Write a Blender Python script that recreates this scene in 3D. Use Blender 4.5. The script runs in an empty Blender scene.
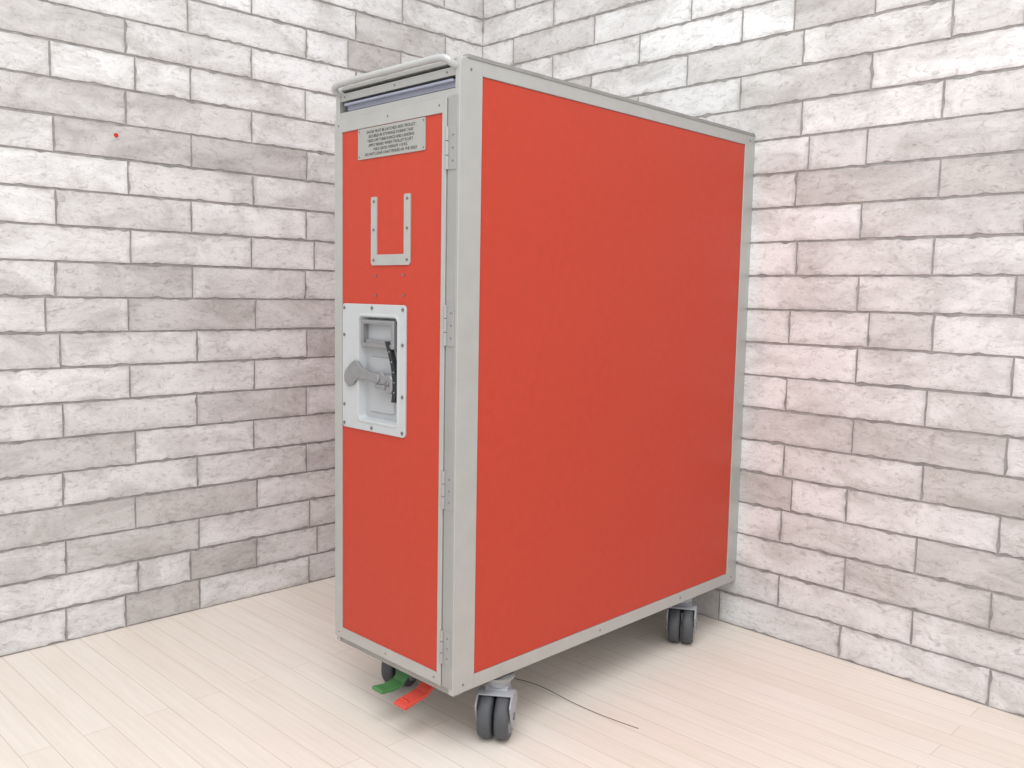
import bpy, bmesh, math, random
from mathutils import Vector, Matrix
random.seed(11)
sc=bpy.context.scene
try: sc.view_settings.view_transform='Standard'
except Exception: pass

# ---------------------------------------------------------------- materials
def lin(c):
    c=[v/255 for v in c]
    return tuple((v/12.92 if v<=.04045 else ((v+.055)/1.055)**2.4) for v in c)+(1,)
def mat(name,col,rough=.5,metal=0,noise=0,nscale=40,bump=0,bscale=300,spec=.5):
    m=bpy.data.materials.new(name); m.use_nodes=True
    nt=m.node_tree; b=nt.nodes['Principled BSDF']
    b.inputs['Roughness'].default_value=rough; b.inputs['Metallic'].default_value=metal
    b.inputs['Specular IOR Level'].default_value=spec
    c=lin(col)
    tc=nt.nodes.new('ShaderNodeTexCoord')
    n=nt.nodes.new('ShaderNodeTexNoise'); n.inputs['Scale'].default_value=nscale; n.inputs['Detail'].default_value=5
    nt.links.new(tc.outputs['Object'],n.inputs['Vector'])
    r=nt.nodes.new('ShaderNodeValToRGB')
    r.color_ramp.elements[0].position=.3; r.color_ramp.elements[1].position=.7
    r.color_ramp.elements[0].color=tuple(v*(1-noise) for v in c[:3])+(1,)
    r.color_ramp.elements[1].color=tuple(min(1,v*(1+noise*.5)) for v in c[:3])+(1,)
    nt.links.new(n.outputs['Fac'],r.inputs['Fac']); nt.links.new(r.outputs['Color'],b.inputs['Base Color'])
    if bump:
        n2=nt.nodes.new('ShaderNodeTexNoise'); n2.inputs['Scale'].default_value=bscale
        nt.links.new(tc.outputs['Object'],n2.inputs['Vector'])
        bp=nt.nodes.new('ShaderNodeBump'); bp.inputs['Strength'].default_value=bump; bp.inputs['Distance'].default_value=.001
        nt.links.new(n2.outputs['Fac'],bp.inputs['Height']); nt.links.new(bp.outputs['Normal'],b.inputs['Normal'])
    return m
M_red=mat('red_laminate',(186,62,43),.42,0,.04,60,.2,600,.3)
M_alu=mat('brushed_aluminium',(182,182,179),.4,.4,.05,25)
M_hinge=mat('hinge_aluminium',(168,168,166),.42,.5,.05,25)
M_alud=mat('worn_aluminium',(156,156,154),.42,.5,.12,30)
M_dark=mat('recess_shade',(50,50,52),.7)  # near-black colour stands in for shade inside the top compartment
M_plate=mat('painted_latch_grey',(184,187,189),.4,0,.03)
M_rec=mat('latch_recess_grey',(170,173,176),.45,0,.04)
M_lev=mat('cast_lever_metal',(150,150,152),.35,.5,.08,80)
M_black=mat('black_rubber',(34,34,37),.5)
M_label=mat('etched_label_metal',(170,170,165),.4,.3,.05)
M_ink=mat('label_ink',(60,60,58),.6)
M_tray=mat('blue_grey_tray_plastic',(150,154,170),.45,0,.04)
M_handle=mat('handle_light_grey',(186,187,186),.35,.25,.03)
M_tyre=mat('dark_grey_tyre',(76,78,82),.55,0,.08)
M_fork=mat('castor_grey_plastic',(160,162,167),.4,0,.04)
M_green=mat('green_pedal',(72,126,74),.45)
M_orange=mat('orange_red_pedal',(206,76,62),.45)
M_screw=mat('screw_metal',(130,130,130),.35,.7)
M_white=mat('white_mark',(190,190,188),.5)

# ---------------------------------------------------------------- helpers
col=bpy.context.collection
def box(bm,x0,x1,y0,y1,z0,z1,mi=0):
    vs=[bm.verts.new((x,y,z)) for z in (z0,z1) for y in (y0,y1) for x in (x0,x1)]
    for f in ((0,2,3,1),(4,5,7,6),(0,1,5,4),(2,6,7,3),(0,4,6,2),(1,3,7,5)):
        fc=bm.faces.new([vs[i] for i in f]); fc.material_index=mi
def cyl(bm,c,axis,r,h,n=24,mi=0,r2=None):
    axis=Vector(axis).normalized()
    q=Vector((0,0,1)).rotation_difference(axis)
    M=Matrix.Translation(Vector(c))@q.to_matrix().to_4x4()
    g=bmesh.ops.create_cone(bm,cap_ends=True,segments=n,radius1=r,radius2=r if r2 is None else r2,depth=h,matrix=M)
    for v in g['verts']:
        for f in v.link_faces: f.material_index=mi
def prism(bm,pts,to3,mi=0):
    a=[bm.verts.new(to3(p,0)) for p in pts]; b=[bm.verts.new(to3(p,1)) for p in pts]
    n=len(pts); fs=[bm.faces.new(a[::-1]),bm.faces.new(b)]
    for i in range(n): fs.append(bm.faces.new((a[i],a[(i+1)%n],b[(i+1)%n],b[i])))
    for f in fs: f.material_index=mi
def rrect(x0,x1,z0,z1,r,n=5):
    out=[]
    for cx,cz,a0 in ((x1-r,z1-r,0),(x0+r,z1-r,90),(x0+r,z0+r,180),(x1-r,z0+r,270)):
        for i in range(n+1):
            a=math.radians(a0+90*i/n); out.append((cx+r*math.cos(a),cz+r*math.sin(a)))
    return out
def loops(bm,ls,ys,mi=0,cap=False,capmi=None):
    prev=None
    for l,y in zip(ls,ys):
        cur=[bm.verts.new((p[0],y,p[1])) for p in l]
        if prev:
            n=len(cur)
            for i in range(n):
                f=bm.faces.new((prev[i],prev[(i+1)%n],cur[(i+1)%n],cur[i])); f.material_index=mi
        prev=cur
    if cap:
        f=bm.faces.new(prev); f.material_index=mi if capmi is None else capmi
def mk(name,bm,mats,parent=None,bevel=0,smooth=False,seg=2,label=None):
    bmesh.ops.recalc_face_normals(bm,faces=bm.faces)
    me=bpy.data.meshes.new(name); bm.to_mesh(me); bm.free()
    for m in mats: me.materials.append(m)
    o=bpy.data.objects.new(name,me); col.objects.link(o)
    if smooth:
        for p in me.polygons: p.use_smooth=True
    if bevel:
        b=o.modifiers.new('bevel','BEVEL'); b.width=bevel; b.segments=seg; b.limit_method='ANGLE'
    if parent is not None: setpar(o,parent)
    if label: o['label']=label
    return o
WM={}
def setpar(o,p):
    o.parent=p; o.matrix_parent_inverse=WM.get(p.name,Matrix.Identity(4)).inverted()
def tube(name,pts,r,m,parent,cyc=False):
    cu=bpy.data.curves.new(name,'CURVE'); cu.dimensions='3D'; cu.bevel_depth=r; cu.bevel_resolution=4; cu.use_fill_caps=True
    s=cu.splines.new('NURBS'); s.points.add(len(pts)-1); s.order_u=3; s.use_endpoint_u=True; s.resolution_u=8
    for i,p in enumerate(pts): s.points[i].co=(*p,1)
    o=bpy.data.objects.new(name+'_curve',cu); col.objects.link(o)
    bpy.context.view_layer.update()
    me=bpy.data.meshes.new_from_object(o.evaluated_get(bpy.context.evaluated_depsgraph_get()))
    bpy.data.objects.remove(o)
    me.materials.clear(); me.materials.append(m)
    for p in me.polygons: p.use_smooth=True
    ob=bpy.data.objects.new(name,me); col.objects.link(ob)
    if parent: setpar(ob,parent)
    return ob
def text_into(bm,body,size,x,y,z,mi):
    cu=bpy.data.curves.new('t','FONT'); cu.body=body; cu.size=size; cu.align_x='CENTER'; cu.extrude=.0001; cu.resolution_u=2
    o=bpy.data.objects.new('t',cu); col.objects.link(o); bpy.context.view_layer.update()
    me=bpy.data.meshes.new_from_object(o.evaluated_get(bpy.context.evaluated_depsgraph_get()))
    bpy.data.objects.remove(o)
    me.transform(Matrix.Translation((x,y,z))@Matrix.Rotation(math.pi/2,4,'X'))
    n0=len(bm.faces); bm.from_mesh(me); bm.faces.ensure_lookup_table()
    for f in bm.faces[n0:]: f.material_index=mi
    bpy.data.meshes.remove(me)

# ---------------------------------------------------------------- brick walls
def brick_mat():
    m=bpy.data.materials.new('whitewashed_brick'); m.use_nodes=True; nt=m.node_tree; b=nt.nodes['Principled BSDF']
    b.inputs['Roughness'].default_value=.75; b.inputs['Specular IOR Level'].default_value=.2
    N=nt.nodes.new; L=nt.links.new
    at=N('ShaderNodeAttribute'); at.attribute_name='tone'
    tc=N('ShaderNodeTexCoord')
    mpz=N('ShaderNodeMapping'); mpz.inputs['Scale'].default_value=(.6,.6,1.2); L(tc.outputs['Object'],mpz.inputs['Vector'])
    def noise(s,d=6,rough=.6,dist=0):
        n=N('ShaderNodeTexNoise'); n.inputs['Scale'].default_value=s; n.inputs['Detail'].default_value=d
        n.inputs['Roughness'].default_value=rough; n.inputs['Distortion'].default_value=dist
        L(mpz.outputs[0],n.inputs['Vector']); return n
    def ramp(src,a,b_,ca,cb):
        r=N('ShaderNodeValToRGB'); r.color_ramp.elements[0].position=a; r.color_ramp.elements[1].position=b_
        r.color_ramp.elements[0].color=ca; r.color_ramp.elements[1].color=cb; L(src,r.inputs['Fac']); return r
    def mix(mode,fac,a,b_):
        x=N('ShaderNodeMix'); x.data_type='RGBA'; x.blend_type=mode
        if isinstance(fac,float): x.inputs[0].default_value=fac
        else: L(fac,x.inputs[0])
        L(a,x.inputs[6]); L(b_,x.inputs[7]); return x.outputs[2]
    base=ramp(at.outputs['Fac'],0,1,lin((186,182,179)),lin((232,232,232)))
    n1=noise(13,8,.68,.6); st=ramp(n1.outputs['Fac'],.35,.58,lin((190,185,181)),(1,1,1,1))
    c=mix('MULTIPLY',.55,base.outputs[0],st.outputs[0])
    n2=noise(80,7,.75,1.2); sp=ramp(n2.outputs['Fac'],.35,.48,lin((180,174,169)),(1,1,1,1))
    c=mix('MULTIPLY',.5,c,sp.outputs[0])
    n3=noise(24,6,.65,2.5)
    cr=ramp(n3.outputs['Fac'],.488,.5,(1,1,1,1),(.4,.38,.36,1)); 
    cr.color_ramp.elements.new(.511).color=(1,1,1,1)
    c=mix('MULTIPLY',.32,c,cr.outputs[0])
    L(c,b.inputs['Base Color'])
    bp=N('ShaderNodeBump'); bp.inputs['Strength'].default_value=.12; bp.inputs['Distance'].default_value=.002
    L(n2.outputs['Fac'],bp.inputs['Height']); L(bp.outputs['Normal'],b.inputs['Normal'])
    return m
M_brick=brick_mat()
M_mort=mat('grey_mortar',(152,149,147),.9,0,.3,60)
ROW=.0679; BL=.271
def wall(name,P0,P1,h,uJ):
    P0=Vector(P0);P1=Vector(P1); d=(P1-P0); Ln=d.length; d.normalize(); n=Vector((d.y,-d.x))
    bm=bmesh.new(); lay=bm.loops.layers.float_color.new('tone')
    def P(u,v,w): return (P0.x+d.x*u+n.x*w, P0.y+d.y*u+n.y*w, v)
    def face(vs,t,mi):
        f=bm.faces.new(vs); f.material_index=mi
        if isinstance(t,(int,float)): t=[t]*len(vs)
        for l,k in zip(f.loops,t): l[lay]=(k,k,k,1)
    T=.06
    a=[bm.verts.new(P(u,v,w)) for w in (-T,0) for v in (0,h) for u in (0,Ln)]
    for q in ((0,1,3,2),(4,6,7,5),(0,4,5,1),(2,3,7,6),(0,2,6,4),(1,5,7,3)): face([a[i] for i in q],.5,1)
    rows=int(h/ROW)
    for r in range(rows):
        off=uJ if r%2==0 else uJ+BL/2
        k0=math.floor((0-off)/BL)-1
        js=[off+BL*k+random.uniform(-.005,.005) for k in range(k0,int(Ln/BL)+3+abs(k0))]
        cells=[]
        for j in range(len(js)-1):
            a0,b0=js[j],js[j+1]
            if random.random()<.09:
                s=a0+(b0-a0)*random.choice((.42,.58)); cells+=[(a0,s),(s,b0)]
            else: cells.append((a0,b0))
        for a0,b0 in cells:
            a0=max(a0,0.0);b0=min(b0,Ln)
            if b0-a0<.02: continue
            g=.0011; u0,u1=a0+g,b0-g; v0,v1=r*ROW+g+.0006,(r+1)*ROW-g
            jz=random.uniform(-.0007,.0007); v0+=jz; v1+=jz*.5
            v0=max(v0,.001)
            t=.66+.34*random.random()
            if random.random()<.3: t=random.uniform(.15,.6)
            out=[]
            nu=max(3,int((u1-u0)/.012)); nv=5
            amp=.0012
            def pt(u,v,nx,nz):
                k=random.uniform(-.2,1)*amp
                if random.random()<.08: k+=.0025
                return (u-nx*k,v-nz*k)
            for i in range(nu): out.append(pt(u0+(u1-u0)*i/nu,v0,0,-1))
            for i in range(nv): out.append(pt(u1,v0+(v1-v0)*i/nv,1,0))
            for i in range(nu): out.append(pt(u1-(u1-u0)*i/nu,v1,0,1))
            for i in range(nv): out.append(pt(u0,v1-(v1-v0)*i/nv,-1,0))
            cu,cv=(u0+u1)/2,(v0+v1)/2
            out=[(min(max(x,u0),u1),min(max(y,v0),v1)) for x,y in out]
            A=[bm.verts.new(P(x,y,0.0002)) for x,y in out]
            B=[]; C=[]; m=len(out); edge=[]
            for x,y in out:
                sx=1 if x<cu else -1; sy=1 if y<cv else -1
                B.append(bm.verts.new(P(x+sx*.0008,y+sy*.0008,.0014)))
                C.append(bm.verts.new(P(cu+(x-cu)*(1-.018/max(.02,(u1-u0))),cv+(y-cv)*.70,.0014)))
                edge.append(t*random.uniform(.35,1)*(.86 if y<cv else 1))
            for i in range(m): face((A[i],A[(i+1)%m],B[(i+1)%m],B[i]),t*.3,0)
            for i in range(m): 
                j=(i+1)%m; face((B[i],B[j],C[j],C[i]),(edge[i],edge[j],t,t),0)
            face(C,t,0)
    me=bpy.data.meshes.new(name); bm.to_mesh(me); bm.free(); me.materials.append(M_brick); me.materials.append(M_mort)
    o=bpy.data.objects.new(name,me); col.objects.link(o); o['kind']='structure'; return o
CX,CY=-.8355,.830
lw0=(-.892,-1.45)
wall('wall_left',lw0,(CX,CY),2.25,(-.249+1.45)%BL)
rw1=(1.7,.774)
wall('wall_back',(CX,CY),rw1,2.25,(.234-CX)%BL)

# ---------------------------------------------------------------- floor
def floor_mat():
    m=bpy.data.materials.new('whitewashed_planks'); m.use_nodes=True; nt=m.node_tree; b=nt.nodes['Principled BSDF']
    b.inputs['Roughness'].default_value=.5; b.inputs['Specular IOR Level'].default_value=.25
    N=nt.nodes.new; L=nt.links.new
    tc=N('ShaderNodeTexCoord'); mp=N('ShaderNodeMapping'); L(tc.outputs['Object'],mp.inputs['Vector'])
    mp.inputs['Location'].default_value=(.1,0,0)
    br=N('ShaderNodeTexBrick'); L(mp.outputs[0],br.inputs['Vector'])
    br.inputs['Scale'].default_value=1; br.inputs['Brick Width'].default_value=.95; br.inputs['Row Height'].default_value=.046
    br.inputs['Mortar Size'].default_value=.0006; br.inputs['Mortar Smooth'].default_value=.4; br.inputs['Bias'].default_value=-.1
    br.inputs['Color1'].default_value=lin((233,225,216)); br.inputs['Color2'].default_value=lin((229,219,209)); br.inputs['Mortar'].default_value=lin((196,182,170))
    br.offset=.37
    mp2=N('ShaderNodeMapping'); mp2.inputs['Scale'].default_value=(3,55,1); L(tc.outputs['Object'],mp2.inputs['Vector'])
    n=N('ShaderNodeTexNoise'); n.inputs['Scale'].default_value=2; n.inputs['Detail'].default_value=7; L(mp2.outputs[0],n.inputs['Vector'])
    r=N('ShaderNodeValToRGB'); r.color_ramp.elements[0].position=.35; r.color_ramp.elements[1].position=.65
    r.color_ramp.elements[0].color=(.88,.85,.82,1); r.color_ramp.elements[1].color=(1,1,1,1); L(n.outputs['Fac'],r.inputs['Fac'])
    x=N('ShaderNodeMix'); x.data_type='RGBA'; x.blend_type='MULTIPLY'; x.inputs[0].default_value=.45
    L(br.outputs['Color'],x.inputs[6]); L(r.outputs[0],x.inputs[7]); L(x.outputs[2],b.inputs['Base Color'])
    return m
bm=bmesh.new(); box(bm,-.95,2.2,-2.2,.9,-.05,0)
fl=mk('floor',bm,[floor_mat()]); fl['kind']='structure'
pts=[(-.20,.262),(-.15,.268),(-.11,.284),(-.06,.286),(-.01,.279),(.05,.278),(.10,.282),(.135,.287)]
wr=tube('wire',[(x,y,.0006) for x,y in pts],.0006,mat('dark_wire',(104,96,91),.6),None)
wr['label']='thin dark wire lying across the floorboards beside the trolley'; wr['category']='wire'

# ---------------------------------------------------------------- trolley
W=.302; D=.81; Z0=.10; Z1=1.035
T=bpy.data.objects.new('galley_trolley',None); col.objects.link(T); T.location=(-W/2,D/2,0)
WM['galley_trolley']=Matrix.Translation(T.location)
T['label']='red airline galley trolley with aluminium frame on castors'
T['category']='service cart'

bm=bmesh.new()
box(bm,-W+.004,-.004,.024,D-.006,Z0+.004,.978,0)
box(bm,-W+.004,-.004,.60,D-.006,.978,1.026,0)
body=mk('body',bm,[M_alud],T,.001)
bm=bmesh.new(); box(bm,-W+.004,-.004,.006,D-.004,1.024,1.031); mk('top_panel',bm,[M_alu],T,.0015)

def side(x_out,s):
    xi=x_out-s*.010
    a,b=min(x_out,xi),max(x_out,xi)
    bm=bmesh.new()
    prof=[(.001,Z0),(.045,Z0),(.045,Z1-.003),(.014,Z1-.003)]
    for i in range(1,6):
        t=math.radians(90+90*i/5); prof.append((.014+.013*math.cos(t),Z1-.016+.013*math.sin(t)))
    prism(bm,prof,lambda p,k:(a+(b-a)*k,p[0],p[1]))
    box(bm,a,b,.773,D,Z0,Z1-.003)
    box(bm,a,b,.045,.773,Z1-.026,Z1-.003)
    box(bm,a,b,.045,.773,Z0,Z0+.022)
    xo=x_out+s*.0015; box(bm,min(xo,xi),max(xo,xi),.014,D-.004,Z1-.006,Z1,2)
    for y,z in ((.022,Z1-.020),(.022,Z0+.012),(.79,Z1-.016),(.79,Z0+.012),(.35,Z0+.011),(.60,Z0+.011)):
        cyl(bm,(x_out,y,z),(s,0,0),.0022,.002,12,1)
    mk('side_frame',bm,[M_alu,M_screw,M_alud],T,.001)
    bm=bmesh.new(); xp=x_out-s*.0018; xq=x_out-s*.006
    box(bm,min(xp,xq),max(xp,xq),.0455,.7725,Z0+.0225,Z1-.0265)
    mk('side_panel',bm,[M_red],T)
side(0,1); side(-W,-1)
bm=bmesh.new(); box(bm,-W+.001,-.001,D-.005,D,Z0+.002,Z1-.004); mk('rear_panel',bm,[M_alu],T,.001)
bm=bmesh.new(); box(bm,-W+.006,-.006,.01,D-.01,Z0-.004,Z0+.006)
box(bm,-W+.001,-.001,.004,.022,Z0-.002,Z0+.012)
mk('base_plate',bm,[M_alud],T,.001)
bm=bmesh.new(); box(bm,-.0232,-.0018,-.0004,.024,Z0+.010,.978); mk('hinge_post',bm,[M_hinge],T,.001)

# ------- door
DX0,DX1,DZ0,DZ1=-W+.0005,-.0242,Z0+.010,.976
bm=bmesh.new()
PX0,PX1,PZ0,PZ1=-.281,-.0335,.128,.956
box(bm,DX0,PX0,-.002,.02,DZ0,DZ1); box(bm,PX1,DX1,-.002,.02,DZ0,DZ1)
box(bm,PX0,PX1,-.002,.02,PZ1,DZ1); box(bm,PX0,PX1,-.002,.02,DZ0,PZ0)
for x in (-.29,-.16,-.04):
    for z in (.967,.119): cyl(bm,(x,-.002,z),(0,1,0),.0016,.0015,10,1)
door=mk('door',bm,[M_alu,M_screw],T,.0012)
hx0,hx1,hz0,hz1=-.235,-.130,.492,.664
bm=bmesh.new()
box(bm,PX0,hx0,0,.018,PZ0,PZ1); box(bm,hx1,PX1,0,.018,PZ0,PZ1)
box(bm,hx0,hx1,0,.018,hz1,PZ1); box(bm,hx0,hx1,0,.018,PZ0,hz0)
for x,z in ((-.191,.726),(-.121,.727),(-.191,.695),(-.121,.696)):
    cyl(bm,(x,0,z),(0,-1,0),.0022,.0024,12,1,)
mk('door_panel',bm,[M_red,M_screw],door)
bm=bmesh.new()
prism(bm,rrect(-.237,-.071,.908,.955,.002,2),lambda p,k:(p[0],-.0002-.0014*k,p[1]))
lines=["DOOR MUST BE LATCHED AND TROLLEY","SECURED IN STOWAGE DURING TAXI","TAKE-OFF TURBULENCE AND LANDING","APPLY BRAKE WHEN TROLLEY IS LEFT","MAX GROSS WEIGHT 110 KG","DO NOT LEAVE UNATTENDED IN THE AISLE"]
for i,t in enumerate(lines): text_into(bm,t,.0064,-.154,-.0018,.9462-i*.0068,1)
for x in (-.233,-.075):
    for z in (.951,.912): cyl(bm,(x,-.0018,z),(0,-1,0),.0013,.001,10,2)
mk('label_plate',bm,[M_label,M_ink,M_screw],door,label='small etched metal instruction plate')
bm=bmesh.new()
U=[(-.202,.846),(-.202,.746),(-.199,.742),(-.107,.742),(-.104,.746),(-.104,.846),(-.1055,.848),(-.118,.848),(-.1195,.846),(-.1195,.7585),(-.187,.7585),(-.187,.846),(-.1885,.848),(-.2005,.848)]
prism(bm,U,lambda p,k:(p[0],0-.002*k,p[1]))
for x,z in ((-.1945,.841),(-.1945,.75),(-.1115,.75),(-.1115,.841),(-.1945,.797),(-.1115,.797)): cyl(bm,(x,-.0022,z),(0,-1,0),.0022,.0014,12,1)
mk('card_holder',bm,[M_alu,M_screw],door,label='U-shaped aluminium card holder')
# latch plate
bm=bmesh.new()
PZb,PZt=.477,.681
o0=rrect(-.2785,-.1125,PZb,PZt,.007); o1=rrect(-.2778,-.1132,PZb+.0007,PZt-.0007,.0065)
i0=rrect(-.2345,-.1305,.492,.663,.009); i1=rrect(-.2325,-.1325,.494,.661,.008); i2=rrect(-.2285,-.1365,.498,.657,.006)
r0=rrect(-.238,-.127,.4885,.6665,.011)
loops(bm,[o0,o0,o1,r0,i0,i1,i2],[0,-.0025,-.003,-.003,-.0042,-.0035,.009],0,True,1)
loops(bm,[rrect(-.218,-.150,.507,.598,.006),rrect(-.216,-.152,.509,.596,.005)],[.0092,.0065],1,True,1)
for x,z in ((-.272,.674),(-.197,.675),(-.119,.674),(-.119,.484),(-.197,.483),(-.272,.484),(-.272,.63),(-.272,.515),(-.119,.62),(-.119,.54)):
    cyl(bm,(x,-.0034,z),(0,-1,0),.0027,.0016,14,2)
mk('latch_plate',bm,[M_plate,M_rec,M_screw],door,label='light grey painted latch plate')
bm=bmesh.new()
loops(bm,[rrect(-.224,-.139,.612,.656,.003),rrect(-.224,-.139,.612,.656,.003),rrect(-.222,-.141,.614,.654,.003),rrect(-.217,-.146,.619,.650,.002),rrect(-.217,-.146,.619,.650,.002)],[.012,-.004,-.005,-.005,.005],0,True,1)
box(bm,-.215,-.148,-.002,.003,.619,.625,0)
mk('latch_paddle',bm,[M_lev,M_rec],door)
bm=bmesh.new()
LV=[(-.274,.553),(-.269,.563),(-.256,.574),(-.246,.580),(-.238,.579),(-.226,.570),(-.212,.565),(-.195,.562),(-.190,.566),(-.172,.566),(-.165,.560),(-.158,.562),(-.150,.562),(-.146,.556),(-.146,.538),(-.152,.532),(-.160,.534),(-.163,.546),(-.180,.546),(-.200,.549),(-.220,.550),(-.234,.551),(-.243,.546),(-.250,.539),(-.262,.536),(-.272,.543)]
LV=[(x+.006,z+.010) for x,z in LV]
prism(bm,LV,lambda p,k:(p[0],-.003-.005*k,p[1]))
cyl(bm,(-.178,.0,.565),(0,1,0),.008,.022,20); cyl(bm,(-.151,-.008,.558),(0,1,0),.0045,.005,16,1)
box(bm,-.182,-.156,-.010,-.003,.549,.556)
mk('latch_lever',bm,[M_lev,M_screw],door,.0015)
# curved black strip: starts beside the paddle and bows outward
bm=bmesh.new(); cl=[]
for i in range(19):
    t=i/18; z=.624-.094*t; x=-.158+.0215*math.sin(math.pi*(.02+t*.66)); cl.append((x,z))
S=[(x-.0042,z) for x,z in cl]+[(x+.0042,z) for x,z in cl[::-1]]
prism(bm,S,lambda p,k:(p[0],.002-.0075*k,p[1]))
for i in range(3,18,3): box(bm,cl[i][0]-.0008,cl[i][0]+.0008,-.0058,-.0052,cl[i][1]-.0008,cl[i][1]+.0008,1)
mk('latch_indicator',bm,[M_black,M_white],door,label='curved black indicator strip')
for z0,z1 in ((.875,.935),(.624,.684),(.383,.44),(.146,.198)):
    bm=bmesh.new()
    box(bm,-.0205,-.0035,-.0018,.0005,z0,z1)
    nk=3; hh=(z1-z0)/nk
    for k in range(nk): cyl(bm,(-.022,-.0022,z0+hh*(k+.5)),(0,0,1),.0032,hh-.001,14)
    for k in (.2,.5,.8): cyl(bm,(-.010,-.0020,z0+(z1-z0)*k),(0,-1,0),.0014,.0012,10,1)
    mk('hinge',bm,[M_hinge,M_screw],door,.0006)

# ------- top compartment
bm=bmesh.new(); box(bm,-W+.011,-.011,.10,.105,.978,1.024); mk('compartment_shade_back',bm,[M_dark],T)  # dark sheet behind the tray, its colour painting the shade of the gap
bm=bmesh.new(); box(bm,-W+.010,-.010,.003,.012,1.006,1.017); box(bm,-W+.010,-.010,.006,.10,1.016,1.019)
box(bm,-W+.010,-.010,.002,.012,.976,.988)
for x in (-.28,-.15,-.03): cyl(bm,(x,.003,1.012),(0,-1,0),.0017,.0015,10,1)
mk('top_rail',bm,[M_alu,M_screw],T,.001)
bm=bmesh.new()
box(bm,-W+.026,-.014,.008,.10,.990,.992); box(bm,-W+.026,-.014,.006,.010,.990,1.001)
box(bm,-W+.026,-.014,-.001,.008,.997,1.001); box(bm,-W+.026,-W+.030,.008,.10,.990,1.001); box(bm,-.018,-.014,.008,.10,.990,1.001)
mk('drawer',bm,[M_tray],T,.001,label='blue-grey plastic tray')
xa,xb=-W+.010,-.010
tube('handle',[(xa,.04,1.012),(xa,.02,1.014),(xa,-.004,1.019),(xa+.002,-.011,1.025),(xa+.014,-.012,1.029),(xa+.04,-.012,1.0295),(-.15,-.012,1.0295),(xb-.04,-.012,1.0295),(xb-.014,-.012,1.029),(xb-.002,-.011,1.025),(xb,-.004,1.019),(xb,.02,1.014),(xb,.04,1.012)],.0052,M_handle,T)

# ------- castors
def castor(cx,cy,ang,tr=.026):
    c=bpy.data.objects.new('castor',None); col.objects.link(c); c.location=(cx,cy,0); setpar(c,T)
    c.matrix_parent_inverse=WM['galley_trolley'].inverted()
    WM[c.name]=Matrix.Translation((cx,cy,0))
    rd=Vector((math.cos(ang),math.sin(ang),0)); ax=Vector((-rd.y,rd.x,0)); R=.0365
    def Q(a,r,z):
        return (cx+ax.x*a+rd.x*r, cy+ax.y*a+rd.y*r, z)
    for s in (-1,1):
        bm=bmesh.new(); prof=[(.0,.012),(.0,.0325),(.0035,.036),(.008,R),(.014,R),(.0185,.036),(.022,.033),(.0225,.027)]
        n=40; rings=[]
        for w,r in prof:
            rings.append([bm.verts.new(Q(s*(.0024+w),r*math.cos(2*math.pi*i/n),R+r*math.sin(2*math.pi*i/n))) for i in range(n)])
        for a,b in zip(rings,rings[1:]):
            for i in range(n): bm.faces.new((a[i],a[(i+1)%n],b[(i+1)%n],b[i]))
        rr=[bm.verts.new(Q(s*.0220,.0255*math.cos(2*math.pi*i/n),R+.0255*math.sin(2*math.pi*i/n))) for i in range(n)]
        for i in range(n): bm.faces.new((rings[-1][i],rings[-1][(i+1)%n],rr[(i+1)%n],rr[i])).material_index=1
        bm.faces.new(rr).material_index=1
        bm.faces.new(rings[0])
        w=mk('wheel',bm,[M_tyre,M_fork],c,smooth=True)
        e=w.modifiers.new('edge','EDGE_SPLIT'); e.split_angle=math.radians(50)
    bm=bmesh.new()
    def arch(r0,r1,a0,a1,w0,w1,n=14):
        o=[]
        for i in range(n+1):
            a=math.radians(a0+(a1-a0)*i/n); o.append((r1*math.cos(a),R+r1*math.sin(a)))
        for i in range(n,-1,-1):
            a=math.radians(a0+(a1-a0)*i/n); o.append((r0*math.cos(a),R+r0*math.sin(a)))
        prism(bm,o,lambda p,k:Q(w0+(w1-w0)*k,p[0],p[1]))
    arch(.0378,.0405,70,165,-.0270,.0270)
    for s in (-1,1):
        cheek=[(.0405*math.cos(math.radians(a)),R+.0405*math.sin(math.radians(a))) for a in range(40,166,9)]+[(-.016,R-.004),(-.008,R-.014),(.006,R-.015),(.018,R-.004)]
        prism(bm,cheek,lambda p,k:Q(s*(.0258+.003*k),p[0],p[1]))
        cyl(bm,Q(s*.0295,0,R),ax,.006,.003,16,1)
    box_pts=[(-.034,R+.02),(-.034,R+.047),(-.006,R+.047),(.002,R+.0405),(-.004,R+.034)]
    prism(bm,box_pts,lambda p,k:Q(-.018+.036*k,p[0],p[1]))
    px,py=cx-rd.x*tr*.7,cy-rd.y*tr*.7
    cyl(bm,(px,py,R+.052),(0,0,1),.019,.016,28)
    cyl(bm,Q(0,0,R),ax,.005,.05,12,1)
    mk('castor_housing',bm,[M_fork,M_screw],c,.001)
    bm=bmesh.new(); 
    cyl(bm,(px,py,Z0-.0055),(0,0,1),.026,.004,28)
    mk('mounting_plate',bm,[M_alud],c)
castor(-.007,.100,math.radians(-55))
castor(-.027,.650,math.radians(-60))
castor(-.262,.112,math.radians(-62))
castor(-.268,.665,math.radians(-50))

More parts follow.
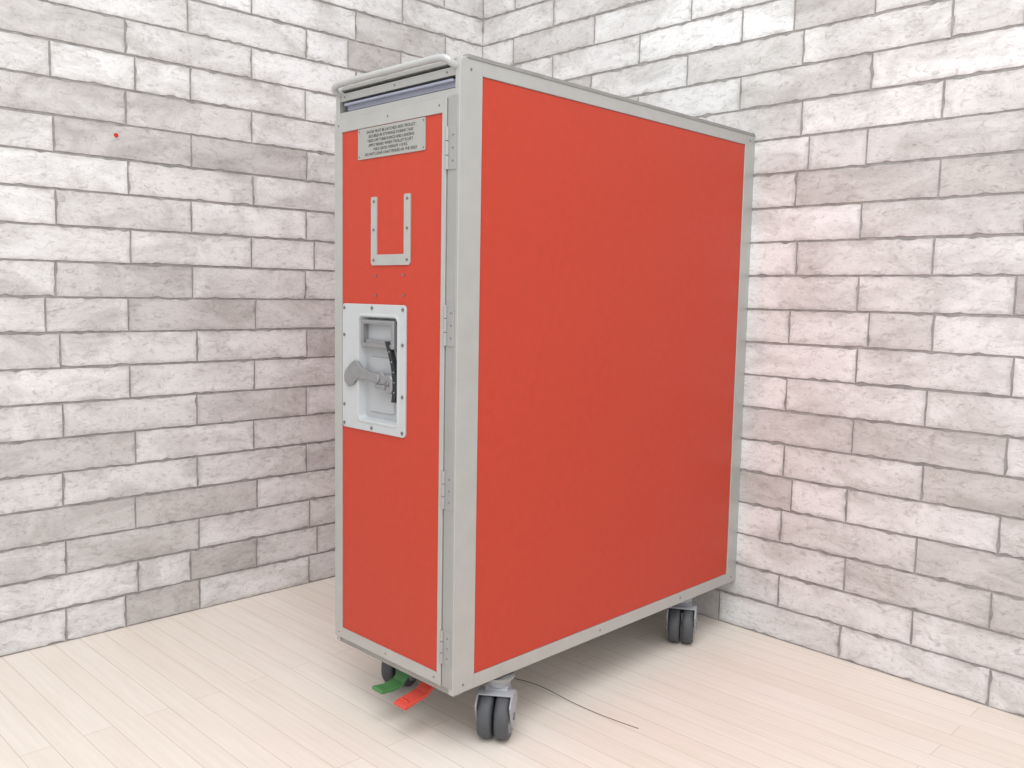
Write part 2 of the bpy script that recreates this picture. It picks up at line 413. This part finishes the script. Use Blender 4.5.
# ------- brake pedals
def pedal(name,xc,w,m,z,label,rise,y1,y2):
    bm=bmesh.new()
    pr=[(.06,.090),(.048,.086),(y2,z+.004),(y2-.02,z+.001),(y1,z+rise),(y1-.003,z+rise-.001),(y1-.003,z+rise-.006),(y1,z+rise-.007),(y2-.02,z-.005),(y2,z-.002),(.05,.080),(.06,.084)]
    prism(bm,pr,lambda p,k:(xc-w/2+w*k,p[0],p[1]))
    for i in range(3): box(bm,xc-w/2+.004,xc+w/2-.004,y1+.005+i*.006,y1+.007+i*.006,z-.003,z+.0022)
    mk(name,bm,[m],T,.0012,label=label)
pedal('brake_pedal',-.163,.026,M_green,.060,'green brake pedal',.004,-.014,.026)
pedal('brake_pedal',-.100,.028,M_orange,.064,'orange-red brake pedal',-.003,-.018,.024)
bm=bmesh.new(); box(bm,-.185,-.06,.052,.078,.074,Z0-.003); box(bm,-.19,-.055,.060,.067,.064,.078)
cyl(bm,(-.12,.056,.083),(1,0,0),.005,.16,14)
mk('brake_bracket',bm,[M_alud],T,.002)

bm=bmesh.new(); wx=-.892+(-.133+1.45)*(.0565/2.28)+.0016
cyl(bm,(wx+.0005,-.133,.997),(1,0,0),.0042,.0014,20)
st=mk('sticker',bm,[mat('red_sticker',(190,45,36),.5)]); st['label']='tiny round red sticker on the brick wall'; st['category']='sticker'

# ---------------------------------------------------------------- light
w=bpy.data.worlds.new('world'); sc.world=w; w.use_nodes=True
w.node_tree.nodes['Background'].inputs[0].default_value=(.97,.985,1,1); w.node_tree.nodes['Background'].inputs[1].default_value=1.02
def area(name,loc,tgt,size,e,c=(1,1,1)):
    l=bpy.data.lights.new(name,'AREA'); l.size=size; l.energy=e; l.color=c
    o=bpy.data.objects.new(name,l); col.objects.link(o); o.location=loc
    o.rotation_euler=(Vector(tgt)-Vector(loc)).to_track_quat('-Z','Y').to_euler(); return o
area('ceiling_light',(.8,-1.0,2.7),(-.1,.4,.5),1.8,44)
area('window_light',(2.6,-1.6,1.6),(-.1,.4,.5),1.6,12)

# ---------------------------------------------------------------- camera
yaw,pitch,roll=.777,-.1005,.0186
f=Vector((-math.sin(yaw)*math.cos(pitch),math.cos(yaw)*math.cos(pitch),math.sin(pitch)))
r=Vector((math.cos(yaw),math.sin(yaw),0)); u=r.cross(f)
c_,s_=math.cos(roll),math.sin(roll); r2=c_*r+s_*u; u2=-s_*r+c_*u
Mx=Matrix((r2,u2,-f)).transposed().to_4x4(); Mx.translation=Vector((.9491,-.8495,.7002))
cd=bpy.data.cameras.new('camera'); cam=bpy.data.objects.new('camera',cd); col.objects.link(cam)
cam.matrix_world=Mx; cd.sensor_width=36; cd.lens=36*886.26/1024; cd.clip_start=.01
sc.camera=cam
